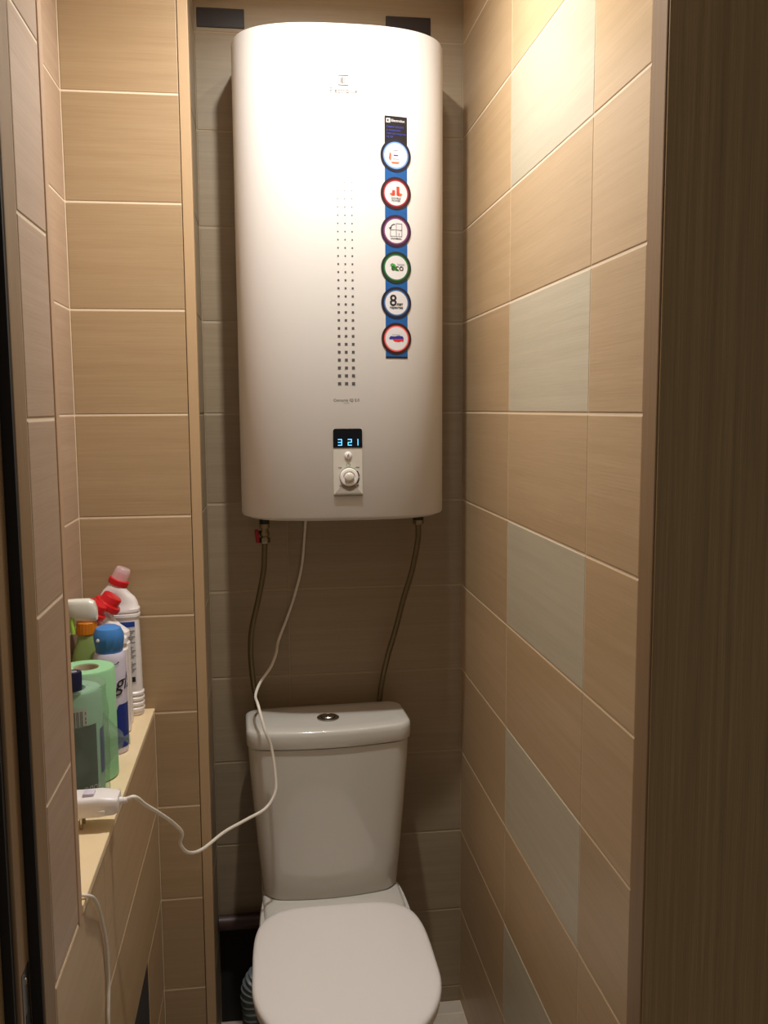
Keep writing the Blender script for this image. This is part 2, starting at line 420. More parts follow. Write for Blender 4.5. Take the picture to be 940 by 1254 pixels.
def disc(x, z, r0, r1, off, seg=40, bm=None):
    bm = bm or bmesh.new()
    A = [bm.verts.new((x+r1*math.cos(2*PI*i/seg), hy(x+r1*math.cos(2*PI*i/seg), off), z+r1*math.sin(2*PI*i/seg))) for i in range(seg)]
    if r0 > 0:
        B = [bm.verts.new((x+r0*math.cos(2*PI*i/seg), hy(x+r0*math.cos(2*PI*i/seg), off), z+r0*math.sin(2*PI*i/seg))) for i in range(seg)]
        for i in range(seg): bm.faces.new((A[i], A[(i+1) % seg], B[(i+1) % seg], B[i]))
    else:
        c = bm.verts.new((x, hy(x, off), z))
        for i in range(seg): bm.faces.new((A[i], A[(i+1) % seg], c))
    return bm
def poly(pts, off, bm=None, x=0, z=0):
    bm = bm or bmesh.new(); bm.faces.new([bm.verts.new((x+p[0], hy(x+p[0], off), z+p[1])) for p in pts]); return bm
def quad(bm, x0, x1, z0, z1, off): return poly([(x0, z0), (x1, z0), (x1, z1), (x0, z1)], off, bm)
# printed dot columns
bm = bmesh.new(); nr = 31
for i in range(nr):
    t = i/(nr-1); z = 1.498+(1.954-1.498)*(1-t)*1.0; s = .0007+.0058*max(0, t-.03)**1.1
    for c in (-1, 0, 1):
        x = .1612+c*.0137; quad(bm, x-s*.5, x+s*.5, z-s*.5, z+s*.5, .0004)
obj('printed_dots', bm, M['midink'], wh, label='three columns of small printed squares growing downwards')
obj('printed_name', text_mesh('Centurio IQ 2.0', .0078, at(.1605, 1.466, .0004)), M['midink'], wh)
obj('printed_name', text_mesh('SILVER', .0036, at(.1605, 1.4605, .0004)), M['greyink'], wh)
obj('emblem', text_mesh('Electrolux', .013, at(.161, 2.045, .0010), bold=.0001), M['paleink'], wh)
bm = bmesh.new(); x, z = .161, 2.064
quad(bm, x-.010, x+.010, z+.008, z+.0095, .0010); quad(bm, x-.010, x+.010, z-.0095, z-.008, .0010)
quad(bm, x-.010, x-.0085, z-.008, z+.008, .0010); quad(bm, x+.0085, x+.010, z-.008, z+.008, .0010)
poly([(x+.006*math.cos(a*PI/12), z+.006*math.sin(a*PI/12)) for a in range(6, 19)], .0010, bm)
quad(bm, x+.001, x+.0028, z-.006, z+.006, .0010)
obj('emblem', bm, M['paleink'], wh)
# control panel
PX0, PX1 = .1335, .1905
cp = obj('control_panel', patch(PX0, PX1, 1.281, 1.4105, .0016, .003), M['enamel2'], wh)
obj('display', patch(PX0, PX1, 1.3735, 1.4107, .0026, .004), M['screen'], cp)
SEG = {'a': (0, 1, 1, 1), 'b': (1, .5, 1, 1), 'c': (1, 0, 1, .5), 'd': (0, 0, 1, 0), 'e': (0, 0, 0, .5), 'f': (0, .5, 0, 1), 'g': (0, .5, 1, .5)}
bm = bmesh.new()
for ch, ox in (('abgcd', .1435), ('abged', .1628), ('bc', .1755)):
    for s in ch:
        a = SEG[s]; W, H, th = .0066, .0112, .00075
        x0, z0, x1, z1 = ox+min(a[0], a[2])*W, 1.3785+min(a[1], a[3])*H, ox+max(a[0], a[2])*W, 1.3785+max(a[1], a[3])*H
        quad(bm, x0-th, x1+th, z0-th, z1+th, .0029)
obj('digits', bm, M['digit'], cp, label='glowing pale blue digits 3 21')
def knobpart(name, x, z, prof, mat, par): return obj(name, lathe_axis((x, hy(x, .0015), z), (0, -1, 0), prof, 36), mat, par, 50)
bt = knobpart('button', .1625, 1.3585, [(.0072, 0), (.0072, .0022), (.0062, .0032), (.001, .0036)], M['whitepl'], cp)
obj('button_mark', text_mesh('ıI', .008, lambda u, v: Vector((.1625+u, hy(.1625, .0056), 1.3585+v)), bold=.0002), M['ink'], bt)
obj('power_mark', disc(.1628, 1.3392, .0032, .0040, .0020), M['greyink'], cp)
obj('power_mark', text_mesh('⏻'if False else 'I', .005, at(.1628, 1.3396, .0021)), M['greyink'], cp)
kx, kz = .1640, 1.3155
obj('dial_scale', disc(kx, kz, .0186, .0192, .0019), M['greyink'], cp)
bm = bmesh.new()
for a0, a1 in ((-38, -4), (2, 40)):
    ps = [(kx+.0208*math.cos(math.radians(a)), kz+.0208*math.sin(math.radians(a))) for a in range(a0, a1+1, 4)]
    ps += [(kx+.0188*math.cos(math.radians(a)), kz+.0188*math.sin(math.radians(a))) for a in range(a1, a0-1, -4)]
    poly(ps, .0021, bm)
obj('dial_scale', bm, M['ink'], cp)
bm = bmesh.new()
ps = [(kx+.0202*math.cos(math.radians(a)), kz+.0202*math.sin(math.radians(a))) for a in range(52, 119, 6)]
ps += [(kx+.0188*math.cos(math.radians(a)), kz+.0188*math.sin(math.radians(a))) for a in range(118, 51, -6)]
obj('dial_scale', poly(ps, .0021, bm), M['scale_green'], cp)
for s, x, z in (('min', .1465, 1.3345), ('max', .1808, 1.3350), ('eco', .1480, 1.2985), ('off', .1808, 1.2985)):
    obj('panel_print', text_mesh(s, .0045, at(x, z, .0021), bold=.0001), M['midink'], cp)
dl = knobpart('dial', kx, kz, [(.0178, 0), (.0178, .004), (.0166, .0062), (.0125, .0066), (.0112, .0050), (.0100, .0046)], M['whitepl'], cp)
knobpart('dial_cap', kx, kz, [(.0098, .003), (.0098, .0082), (.0088, .0104), (.005, .0118), (.0004, .0122)], M['enamel2'], dl)
# flared foot under the dial, the dial's shade darkened into its plastic
bm = bmesh.new()
fr = lambda z, xa, xb, o_: [(xa, hy(xa, o_), z), (xb, hy(xb, o_), z), (xb, hy(xb, 0)+.001, z), (xa, hy(xa, 0)+.001, z)]
loft([[Vector(p) for p in fr(*q)] for q in ((1.2785, PX0+.001, PX1-.0, .0068), (1.2815, PX0+.0005, PX1-.0005, .0082), (1.286, PX0+.004, PX1-.004, .0066), (1.2925, PX0+.010, PX1-.010, .0040), (1.3005, PX0+.015, PX1-.015, .0022))], bm=bm)
obj('panel_foot', bm, M['shade_pl'], cp, 50)
# side seams and bottom pipe stubs of the heater
# stickers
st = obj('sticker', patch(.2392, .2838, 1.5478, 2.0035, .0007, 0, 12), M['sky'], wh, label='tall blue sticker strip with six round badges')
obj('sticker_head', patch(.2392, .2838, 1.945, 2.0038, .0010, 0, 12), M['snavy'], st, label='navy top of the sticker')
obj('sticker_foot', patch(.2392, .2838, 1.5474, 1.5510, .0010, 0, 12), M['snavy'], st)
bm = bmesh.new(); x, z = .2463, 1.9955
quad(bm, x-.0040, x+.0040, z-.0040, z+.0040, .0012)
obj('sticker_print', bm, M['white'], st)
bm = bmesh.new(); poly([(x+.0026*math.cos(a*PI/12), z+.0026*math.sin(a*PI/12)) for a in range(6, 19)], .0014, bm); quad(bm, x+.0006, x+.0016, z-.0026, z+.0026, .0014)
obj('sticker_print', bm, M['snavy'], st)
obj('sticker_print', text_mesh('Electrolux', .0066, at(.2655, 1.9955, .0013), bold=.00012), M['white'], st)
for i, s in enumerate(('Умный нагрев', 'и экономия', 'электроэнергии', 'IQ 2.0')):
    obj('sticker_print', text_mesh(s, .0050, at(.2425, 1.984-i*.0062, .0013), align='LEFT'), M['p_text'], st)
badges = [(1.9315, 'rim_n', 's_blue'), (1.8612, 'rim_m', 's_red'), (1.7905, 'rim_p', 's_plum'), (1.7215, 'rim_g', 's_green'), (1.6543, 'rim_n', 's_steel'), (1.5855, 'rim_b', 's_rose')]
BX = .2610; B = []
for z, rm, rg in badges:
    o = obj('badge', disc(BX, z, 0, .0305, .0016), M[rm], st); B.append(o)
    obj('badge_ring', disc(BX, z, .0224, .0252, .0018), M[rg], None).parent = o
    obj('badge_face', disc(BX, z, 0, .0226, .0019), M['white'], None).parent = o
    for c in o.children: c.location = -wh.location
# badges are sub-parts of the sticker strip: reparent their pieces as joined artwork on the strip itself
for o in B:
    kids = list(o.children)
    for c in kids:
        c.parent = st; c.location = (0, 0, 0); c.data.transform(Matrix.Translation(-wh.location))
def pr(bm_or_me, mat): return obj('badge_print', bm_or_me, M[mat], st)
z = badges[0][0]
bm = bmesh.new(); poly([(BX-.0075, z-.010), (BX+.0075, z-.010), (BX+.0085, z), (BX+.0065, z+.013), (BX-.0065, z+.013), (BX-.0085, z)], .0022, bm); pr(bm, 'lilac')
bm = bmesh.new(); quad(bm, BX-.0045, BX+.0045, z-.001, z+.001, .0024); pr(bm, 'label_navy')
bm = bmesh.new(); quad(bm, BX-.005, BX+.004, z+.0085, z+.0095, .0024); quad(bm, BX-.0065, BX+.0065, z-.0073, z-.0064, .0024); pr(bm, 'greyink')
bm = bmesh.new(); poly([(BX-.010, z-.012), (BX+.008, z-.012), (BX+.004, z-.0155), (BX-.007, z-.0155)], .0021, bm); poly([(BX-.014, z-.006), (BX-.010, z-.011), (BX-.009, z+.002), (BX-.012, z+.006)], .0021, bm); pr(bm, 's_orange')
z = badges[1][0]
bm = bmesh.new(); quad(bm, BX-.0075, BX-.0020, z-.004, z+.0055, .0022); quad(bm, BX+.001, BX+.0068, z-.004, z+.0125, .0022); pr(bm, 's_dorange')
bm = bmesh.new(); poly([(BX-.013, z-.001), (BX-.009, z-.005), (BX+.010, z-.005), (BX+.013, z-.001), (BX+.008, z+.001), (BX-.008, z+.001)], .0020, bm); pr(bm, 's_orange')
pr(text_mesh('DOUBLE', .0050, at(BX, z-.0095, .0022), bold=.0001), 'midink'); pr(text_mesh('POWER', .0050, at(BX, z-.0142, .0022), bold=.0001), 'midink')
z = badges[2][0]
bm = bmesh.new(); t = .0005
for (x0, x1, z0, z1) in ((-.012, .012, -.0105, -.0095), (-.012, -.011, -.0105, .002), (-.012, .012, .0015, .0025), (-.0003, .0007, -.0105, .0145), (.011, .012, -.0105, .0145), (-.0003, .012, .0135, .0145), (.0055, .0065, -.008, -.0035)):
    quad(bm, BX+x0, BX+x1, z+z0, z+z1, .0022)
pr(bm, 'midink')
bm = bmesh.new()
ps = [(BX-.003+.0088*math.cos(math.radians(a)), z+.0045+.0088*math.sin(math.radians(a))) for a in range(80, 176, 8)]
ps += [(BX-.003+.0072*math.cos(math.radians(a)), z+.0045+.0072*math.sin(math.radians(a))) for a in range(175, 79, -8)]
poly(ps, .0022, bm); poly([(BX-.0145, z+.0065), (BX-.0085, z+.0065), (BX-.0118, z+.0025)], .0023, bm); pr(bm, 'ink')
pr(text_mesh('UNIVERSAL', .0046, at(BX, z-.0145, .0022), bold=.0001), 'ink')
z = badges[3][0]
bm = bmesh.new(); poly([(BX-.0125+.0, z+.005), (BX-.008, z+.0085), (BX-.002, z+.0055), (BX+.002, z-.002), (BX+.006, z-.0065), (BX-.001, z-.0065), (BX-.008, z-.003)], .0021, bm); pr(bm, 'p_green')
pr(text_mesh('eco', .0175, at(BX+.0022, z-.0002, .0023), bold=.0001, sx=1.0), 'ink')
pr(text_mesh('function', .0052, at(BX+.0095, z+.0062, .0023), sx=.85), 'midink')
z = badges[4][0]
pr(text_mesh('8', .0300, at(BX-.0065, z+.0035, .0023), bold=.0004), 'ink')
pr(text_mesh('лет', .0078, at(BX+.0068, z-.0028, .0023), bold=.0003), 'ink')
pr(text_mesh('гарантия', .0062, at(BX, z-.0092, .0023), bold=.0002), 'ink')
z = badges[5][0]
bm = bmesh.new(); poly([(BX-.0155, z+.0005), (BX-.012, z+.0048), (BX-.004, z+.0042), (BX+.004, z+.0058), (BX+.012, z+.0045), (BX+.0148, z+.0005), (BX+.011, z-.0005), (BX-.009, z-.0008), (BX-.013, z-.0015)], .0022, bm); pr(bm, 'p_blue')
bm = bmesh.new(); poly([(BX-.0085, z-.0012), (BX+.0145, z-.0005), (BX+.013, z-.0062), (BX+.0105, z-.0038), (BX+.005, z-.0062), (BX-.004, z-.0055)], .0023, bm); pr(bm, 'p_red')
bm = bmesh.new(); quad(bm, BX-.009, BX+.007, z+.0070, z+.0078, .0022); pr(bm, 'greyink')

# valve and outlet under the heater
va = thing('shutoff_valve', 'small brass shutoff valve with red lever under the heater', 'valve', (-.002, 1.955, HZ0-.004))
vx, vy = -.004, 1.955; zt = HZ0-.0155
obj('black_collar', lathe(vx, vy, [(.0105, zt+.0115), (.0105, zt-.011)]), M['blackpl'], va, 40)
obj('valve_body', lathe(vx, vy, [(.0115, zt-.011), (.0115, zt-.019), (.0085, zt-.020), (.0085, zt-.026), (.0105, zt-.029), (.0105, zt-.036), (.0075, zt-.038), (.0075, zt-.041)], 16), M['brass'], va, 40)
obj('valve_nut', lathe(vx, vy, [(.0118, zt-.0405), (.0122, zt-.043), (.0122, zt-.050), (.0105, zt-.0525)], 6), M['brass'], va)
lv = obj('valve_stem', lathe_axis((vx-.006, vy-.003, zt-.029), (-1, -.2, 0), [(.004, 0), (.004, .012)], 12), M['blackpl'], va, 40)
bm = box(vx-.0215, vx-.0125, vy-.010, vy+.000, zt-.052, zt-.022, .003, 2)
for v in bm.verts: v.co.x += (zt-.022-v.co.z)*.10
obj('lever', bm, M['redh'], va, 50)
hs = [(-.004, 1.955, zt-.050), (-.005, 1.957, 1.140), (-.008, 1.96, 1.10), (-.021, 1.965, 1.036), (-.036, 1.975, .971), (-.040, 1.985, .913), (-.036, 2.0, .844), (-.027, 2.015, .778), (-.019, 2.02, .70), (-.02, 2.02, .60)]
o = obj('water_hose', tube(hs, .0062), M['hose'], None, True)
tag(o, 'braided metal hose from the red-levered valve down behind the cistern, left side', 'hose')
ou = thing('outlet_fitting', 'dark capped pipe fitting under the right end of the heater', 'pipe fitting', (.331, 1.955, HZ0-.004))
obj('black_collar', lathe(.331, 1.955, [(.0115, zt+.0115), (.0115, zt-.0095)]), M['blackpl'], ou, 40)
obj('nut', lathe(.331, 1.955, [(.0122, zt-.0095), (.0125, zt-.011), (.0122, zt-.017), (.009, zt-.0205)], 6), M['brass'], ou)
hs = [(.331, 1.955, zt-.018), (.3315, 1.956, 1.175), (.330, 1.96, 1.154), (.318, 1.965, 1.09), (.300, 1.97, 1.028), (.284, 1.985, .956), (.267, 2.0, .887), (.253, 2.015, .808), (.246, 2.02, .72), (.245, 2.02, .60)]
o = obj('water_hose', tube(hs, .0062), M['hose'], None, True)
tag(o, 'braided metal hose slanting down from the right end of the heater', 'hose')

# ------------------------------------------------------------------ toilet
CX, CYC, CROT = .123, 1.925, math.radians(2.4)
def crot(p):
    d = Vector((p[0]-CX, p[1]-CYC)); c, s = math.cos(CROT), math.sin(CROT)
    return Vector((CX+d.x*c-d.y*s, CYC+d.x*s+d.y*c, p[2]))
def dring(z, w, yf, yb, bulge, rf=.03, rb=.012, seg=8):
    """D-shaped cistern section: straight back, softly bowed front, rounded corners"""
    o = []; hw = w/2
    nfr = 24
    def corner(cx, cy, r, a0):
        return [(cx+r*math.cos(a0+PI/2*i/seg), cy+r*math.sin(a0+PI/2*i/seg)) for i in range(seg+1)]
    pts = corner(-hw+rf, yf+bulge+rf, rf, PI)
    pts += [(-hw+rf+(w-2*rf)*i/nfr, yf+bulge) for i in range(1, nfr)]
    pts += corner(hw-rf, yf+bulge+rf, rf, 1.5*PI)
    pts += corner(hw-rb, yb-rb, rb, 0)
    pts += corner(-hw+rb, yb-rb, rb, PI/2)
    for x, y in pts:
        k = max(0, 1-((y-yf-bulge)/(yb-yf-bulge)))
        o.append(crot((CX+x, y-bulge*(1-(x/hw)**2)*k, z)))
    return o
to = thing('toilet', 'white ceramic close-coupled toilet with closed lid under the heater', 'toilet', (CX, 1.7, 0))
prof = [(.408, .288, 1.842, 1.990), (.412, .294, 1.840, 1.992), (.47, .304, 1.838, 1.995), (.60, .326, 1.834, 1.998), (.70, .341, 1.832, 2.0), (.7435, .345, 1.831, 2.0)]
cs = obj('cistern', loft([dring(z, w_, yf, yb, .020, .035) for z, w_, yf, yb in prof]), M['cer'], to, 35)
def lidring(z, s):
    w_ = .352-2*s; o = dring(z, w_, 1.826+s, 2.003-s, .022, .030-s*.3, .03); return o
obj('cistern_lid', loft([lidring(.7455, .006), lidring(.7465, .0015), lidring(.7500, 0), lidring(.772, 0), lidring(.7795, .0012), lidring(.7828, .0040), lidring(.7842, .0085), lidring(.7845, .030)]), M['cer'], to, 40)
fb = obj('flush_button', lathe(.124, 1.905, [(.0240, .7842), (.0240, .7868), (.0215, .7885), (.0165, .7882), (.0160, .7868), (.0155, .7868)]), M['chrome'], to, 35)
obj('button_cap', lathe(.124, 1.905, [(.0150, .7865), (.0150, .7895), (.0135, .7910), (.0125, .7902), (.001, .7898)]), M['chrome'], fb, 35)
# bowl
def egg(z, a, yf, yc, yb, n=5, cx=.128, seg=72):
    o = []
    for i in range(seg):
        t = 2*PI*i/seg; c, s = math.cos(t), math.sin(t)
        if s < 0: o.append(Vector((cx+a*c, yc+(yc-yf)*s, z)))
        else: o.append(Vector((cx+a*math.copysign(abs(c)**(2/n), c), yc+(yb-yc)*abs(s)**(2/n), z)))
    return o
SZ = .4285
bowl = [(0, .112, 1.47, 1.66, 1.93), (.03, .112, 1.475, 1.66, 1.93), (.08, .098, 1.50, 1.66, 1.92), (.16, .100, 1.49, 1.64, 1.92), (.24, .122, 1.44, 1.60, 1.94), (.30, .142, 1.39, 1.57, 1.97), (.35, .155, 1.36, 1.55, 1.99), (.375, .160, 1.352, 1.545, 1.998), (.393, .161, 1.35, 1.545, 2.0), (.398, .158, 1.353, 1.545, 1.997)]
obj('bowl', loft([egg(z, a, yf, yc, yb, 5) for z, a, yf, yc, yb in bowl]), M['cer'], to, 40)
obj('platform', loft([dring(z, w_, 1.772+s, 2.0-s, .0, .03) for z, w_, s in ((.385, .300, 0), (.400, .298, 0), (.4055, .292, .003), (.4075, .284, .008))]), M['cer'], to, 40)
obj('seat_ring', loft([egg(.3985, .166, 1.348, 1.54, 1.775), egg(.400, .168, 1.345, 1.54, 1.777), egg(.410, .168, 1.345, 1.54, 1.777), egg(.4125, .165, 1.348, 1.54, 1.775)]), M['seatm'], to, 40)
def srng(z, s): return egg(z, .1705-s, 1.340+s, 1.54, 1.787-s, 4.6)
obj('seat_lid', loft([srng(.4140, .006), srng(.4142, .002), srng(.4160, 0), srng(.4215, 0), srng(.4255, .0022), srng(.4278, .007), srng(.4290, .016), srng(.4298, .05), srng(.4302, .10)]), M['seatm'], to, 40)
for x in (.055, .20): obj('hinge', box(x-.018, x+.018, 1.776, 1.796, .402, .4165, .004, 2), M['seatm'], to, 50)
# waste pipe and brown supply pipe behind
bm = tube([(.06, 1.95, .17), (.0, 1.94, .195), (-.028, 1.935, .190), (-.050, 1.94, .150), (-.048, 1.945, .08), (-.045, 1.945, .0)], .03, 20, 24, rad=lambda t, i: .026+.0030*math.sin(i*1.15))
tag(obj('waste_pipe', bm, M['grey_pipe'], None, True), 'grey ribbed waste pipe low in the dark left of the toilet', 'pipe')
tag(obj('supply_pipe', tube([(XT+.002, 2.028, .262), (.05, 2.028, .262), (.30, 2.028, .262)], .018, 18, 2), M['pipe'], None, True), 'dark brown pipe running low along the back wall behind the toilet', 'pipe')

# ------------------------------------------------------------------ cords
ck = CAMZ
pl_ = thing('power_plug', 'bulky white power plug lying at the near end of the niche sill', 'plug', (-.243, 1.30, SH))
def prng(x, hy_, z0, z1):
    c = (z0+z1)/2; h = (z1-z0)/2; o = []
    for i in range(24):
        t = 2*PI*i/24; cc, s = math.cos(t), math.sin(t)
        o.append(Vector((x, 1.302+hy_*math.copysign(abs(cc)**.45, cc), c+h*math.copysign(abs(s)**.45, s))))
    return o
bd = obj('plug_body', loft([prng(-.300, .020, .872, .898), prng(-.298, .022, .870, .901), prng(-.270, .0225, .8695, .9010), prng(-.245, .0225, .870, .9020), prng(-.225, .021, .872, .8990), prng(-.2195, .018, .875, .897), prng(-.2185, .012, .880, .892)]), M['whitepl'], pl_, 35)
obj('cord_sleeve', lathe_axis((-.2190, 1.302, .8870), (1, .12, -.02), [(.0052, 0), (.0052, .004), (.0044, .005), (.005, .006), (.0042, .008), (.0046, .009), (.0038, .012)], 16), M['whitepl'], pl_, 30)
obj('reset_button', box(-.268, -.252, 1.288, 1.304, .9005, .9055, .0015, 2), M['lilac'], pl_, 40)
obj('cover_clip', box(-.246, -.236, 1.2785, 1.284, .876, .883, .001, 2), M['whitepl'], pl_, 40)
for y in (1.292, 1.311): obj('prong', lathe(-.272, y, [(.0022, SH+.0004), (.0026, SH+.002), (.0026, .873)], 12), M['chrome'], pl_, 40)
cp_ = [(-.213, 1.302, .887), (-.198, 1.306, .889), (-.187, 1.33, .866), (-.171, 1.38, .827), (-.158, 1.43, .788), (-.149, 1.47, .752), (-.156, 1.505, .716), (-.147, 1.545, .680), (-.127, 1.60, .657), (-.091, 1.68, .649), (-.049, 1.74, .644), (-.013, 1.775, .648), (.007, 1.79, .674), (.008, 1.80, .708), (.001, 1.808, .762), (-.012, 1.812, .792), (-.0225, 1.845, .8035), (-.030, 1.905, .842), (-.020, 1.945, .858), (.003, 1.975, .882), (.016, 2.0, .907), (.022, 2.03, .927), (.044, 2.044, .98), (.063, 2.044, 1.036), (.079, 2.044, 1.102), (.088, 2.044, 1.195), (.092, 2.035, 1.229)]
cp_[15] = (-.011, 1.806, .800); cp_[16] = (-.024, 1.838, .842)
tag(obj('electric_cable', tube(cp_, .0031, 12), M['cord'], None, True), 'long white power cord looping from the plug over the cistern to the heater', 'cord')
c2 = [(-.300, 1.150, .8550), (-.262, 1.115, .8550), (-.236, 1.100, .8560), (-.2262, 1.106, .850), (-.2255, 1.130, .832), (-.2275, 1.166, .798), (-.2285, 1.193, .758), (-.2285, 1.210, .719), (-.2285, 1.213, .670), (-.2285, 1.205, .640), (-.2285, 1.198, .61), (-.2285, 1.20, .52)]
tag(obj('thin_cable', tube(c2, .0023, 12), M['cord'], None, True), 'thin pale cable hanging over the near end of the sill down the half wall', 'cord')

# ------------------------------------------------------------------ things on the sill
def cleaner(name, label, cx, cy, ribs, lean=0.):
    t = thing(name, label, 'bottle', (cx, cy, SH), 'cleaning bottles on the sill')
    if ribs:
        pr_ = [(0, .040, .018), (.003, .0435, .0205)]
        for i in range(4):
            z = .008+i*.0105; pr_ += [(z, .0425, .020), (z+.003, .0452, .0225), (z+.007, .0452, .0225), (z+.0098, .0425, .020)]
        pr_ += [(.056, .0425, .0205), (.12, .0420, .0205), (.190, .0400, .0205), (.196, .0395, .020), (.199, .0425, .0225), (.204, .0425, .0225), (.206, .0395, .020), (.209, .0425, .0225), (.214, .0425, .0225), (.217, .0400, .0205)]
        rs = [ring(cx, cy, SH+z, a, b_, 3.0, 44) for z, a, b_ in pr_]
        for z, a, tl, dx in ((.228, .0375, .0, 0), (.238, .0330, .08, .0005), (.246, .0265, .2, .001), (.254, .0195, .34, .002), (.264, .0150, .38, .003)):
            rs.append(ring(cx+dx, cy, SH+z, a, min(a, .0195), 2.4, 44, tl))
        tl = .40; ax = Vector((math.sin(tl), 0, math.cos(tl))); c0 = Vector((cx+.0015, cy, SH+.2605))
    else:
        pr_ = [(0, .039, .017), (.003, .0425, .020), (.02, .0425, .0205), (.150, .0415, .0205), (.158, .0415, .0205), (.161, .0385, .019), (.168, .0385, .019), (.171, .0415, .0205), (.180, .0405, .0205)]
        rs = [ring(cx, cy, SH+z, a, b_, 3.0, 44) for z, a, b_ in pr_]
        for z, a, tl, dx in ((.188, .036, .1, -.002), (.198, .0285, .22, -.007), (.208, .0215, .38, -.011), (.216, .0165, .52, -.0160), (.2225, .0140, .62, -.0155), (.228, .0135, .62, -.012)):
            rs.append(ring(cx+dx+lean*min(1, (z-.18)/.035), cy, SH+z, a, min(a, .019), 2.4, 44, tl))
        tl = .62; ax = Vector((math.sin(tl), 0, math.cos(tl))); c0 = Vector((cx-.014+lean, cy, SH+.2235))
    obj('bottle_body', loft(rs), M['whitepl'], t, 35)
    return t, c0, ax
t, c0, ax = cleaner('cleaner_bottle', 'tall white ribbed cleaner bottle with clear-topped red cap, against the end wall', -.2915, 1.7985, True)
cp2 = obj('cap_ring', lathe_axis(c0, ax, [(.0165, 0), (.0195, .001), (.0195, .011), (.0175, .0125), (.012, .013)]), M['red'], t, 35)
obj('nozzle', lathe_axis(c0, ax, [(.009, .012), (.008, .02), (.004, .027), (.0035, .030)]), M['red'], t, 35)
obj('clear_cap', lathe_axis(c0, ax, [(.0165, .0115), (.0155, .025), (.0140, .0335), (.0125, .0350), (.001, .0355)]), M['clearcap'], t, 35)
def ffront(cx, cy, a, b_, n, off):
    return lambda u, v: Vector((cx+u, cy-b_*(1-min(.999, abs(u)/a)**n)**(1/n)-off, v))
def fpatch(fn, u0, u1, z0, z1, nx=8):
    bm = bmesh.new(); A = [[bm.verts.new(fn(u0+(u1-u0)*i/nx, z)) for i in range(nx+1)] for z in (z0, z1)]
    for i in range(nx): bm.faces.new((A[0][i], A[0][i+1], A[1][i+1], A[1][i]))
    return bm
fn = ffront(-.2915, 1.7985, .0425, .0207, 3, .0008)
lb = obj('label', fpatch(fn, -.032, .034, SH+.066, SH+.189), M['white'], t)
fn2 = ffront(-.2915, 1.7985, .0425, .0207, 3, .0013)
obj('label_band', fpatch(fn2, -.032, .034, SH+.180, SH+.190), M['label_blue'], lb)
for i, (z, h) in enumerate(((.148, .026), (.118, .024), (.088, .024))):
    bm = bmesh.new()
    for j in range(7):
        zz = SH+z+h*j/7
        A = fpatch(fn2, .017, .0335-.003*((j*5+i) % 3), zz, zz+h/14, 3); tm = bpy.data.meshes.new('t'); A.to_mesh(tm); A.free(); bm.from_mesh(tm); bpy.data.meshes.remove(tm)
    obj('label_text', bm, M['greyink'], lb)
obj('label_mark', fpatch(fn2, .020, .032, SH+.070, SH+.080, 3), M['ink'], lb)
def redcap(t, c0, ax):
    obj('cap', lathe_axis(c0, ax, [(.021, 0), (.0262, .0012), (.0262, .0090), (.0250, .0115), (.0198, .0130), (.0188, .0150), (.0184, .0250), (.0170, .0270), (.001, .0274)], 36), M['red'], t, 35)
t, c0, ax = cleaner('cleaner_bottle', 'white cleaner bottle with tilted red cap, squeezed in the middle of three', -.3040, 1.7480, False, .010)
redcap(t, c0+ax*.004, ax)
t, c0, ax = cleaner('cleaner_bottle', 'white cleaner bottle with tilted red cap, nearest of the three and behind the blue-capped can', -.3010, 1.7000, False, -.010)
redcap(t, c0, ax)
# air freshener can
ax_, ay_ = -.2762, 1.600; R_ = .0275
t = thing('spray_can', 'pale air freshener can with blue dome cap and dark blue foot', 'can', (ax_, ay_, SH))
obj('can_body', lathe(ax_, ay_, [(.0235, SH), (.0265, SH+.002), (R_, SH+.008), (R_, SH+.168), (.0262, SH+.176), (.0245, SH+.180)]), M['lilac'], t, 35)
obj('can_cap', lathe(ax_, ay_, [(.0215, SH+.179), (.0228, SH+.181), (.0262, SH+.203), (.0258, SH+.213), (.0215, SH+.222), (.0135, SH+.2262), (.006, SH+.2270)], 12), M['blue'], t, 28)
obj('cap_button', lathe_axis((ax_-.0140, ay_-.0208, SH+.2045), (-.45, -.85, .3), [(.0032, 0), (.0032, .002), (.002, .003)], 12), M['white'], t, 35)
def cyl(cx, cy, r, off=.0005): return lambda a, z: Vector((cx+(r+off)*math.sin(a), cy-(r+off)*math.cos(a), z))
fc = cyl(ax_, ay_, R_)
bm = bmesh.new(); n = 40; A = []; Bv = []
for i in range(n+1):
    a = -1.6+3.2*i/n; A.append(bm.verts.new(fc(a, SH+.012))); Bv.append(bm.verts.new(fc(a, SH+.018+.072*max(0, min(1, (a+.5)/1.1))**1.1)))
for i in range(n): bm.faces.new((A[i], A[i+1], Bv[i+1], Bv[i]))
obj('printed_wave', bm, M['label_navy'], t)
ft = cyl(ax_, ay_, R_, .0012)
obj('lettering', text_mesh('glade', .040, lambda u, v: ft(.34+u/R_, SH+.128+v), shear=.35, align='LEFT'), M['ink'], t)
bm = bmesh.new()
for a0, a1, z0 in ((-.6, -.05, .160), (.35, .75, .162)):
    vs = [ft(a0, SH+z0), ft((a0+a1)/2, SH+z0+.0005), ft(a1, SH+z0+.003), ft(a1-.05, SH+z0+.005), ft((a0+a1)/2, SH+z0+.002)]
    bm.faces.new([bm.verts.new(v) for v in vs])
obj('lettering', bm, M['ink'], t)
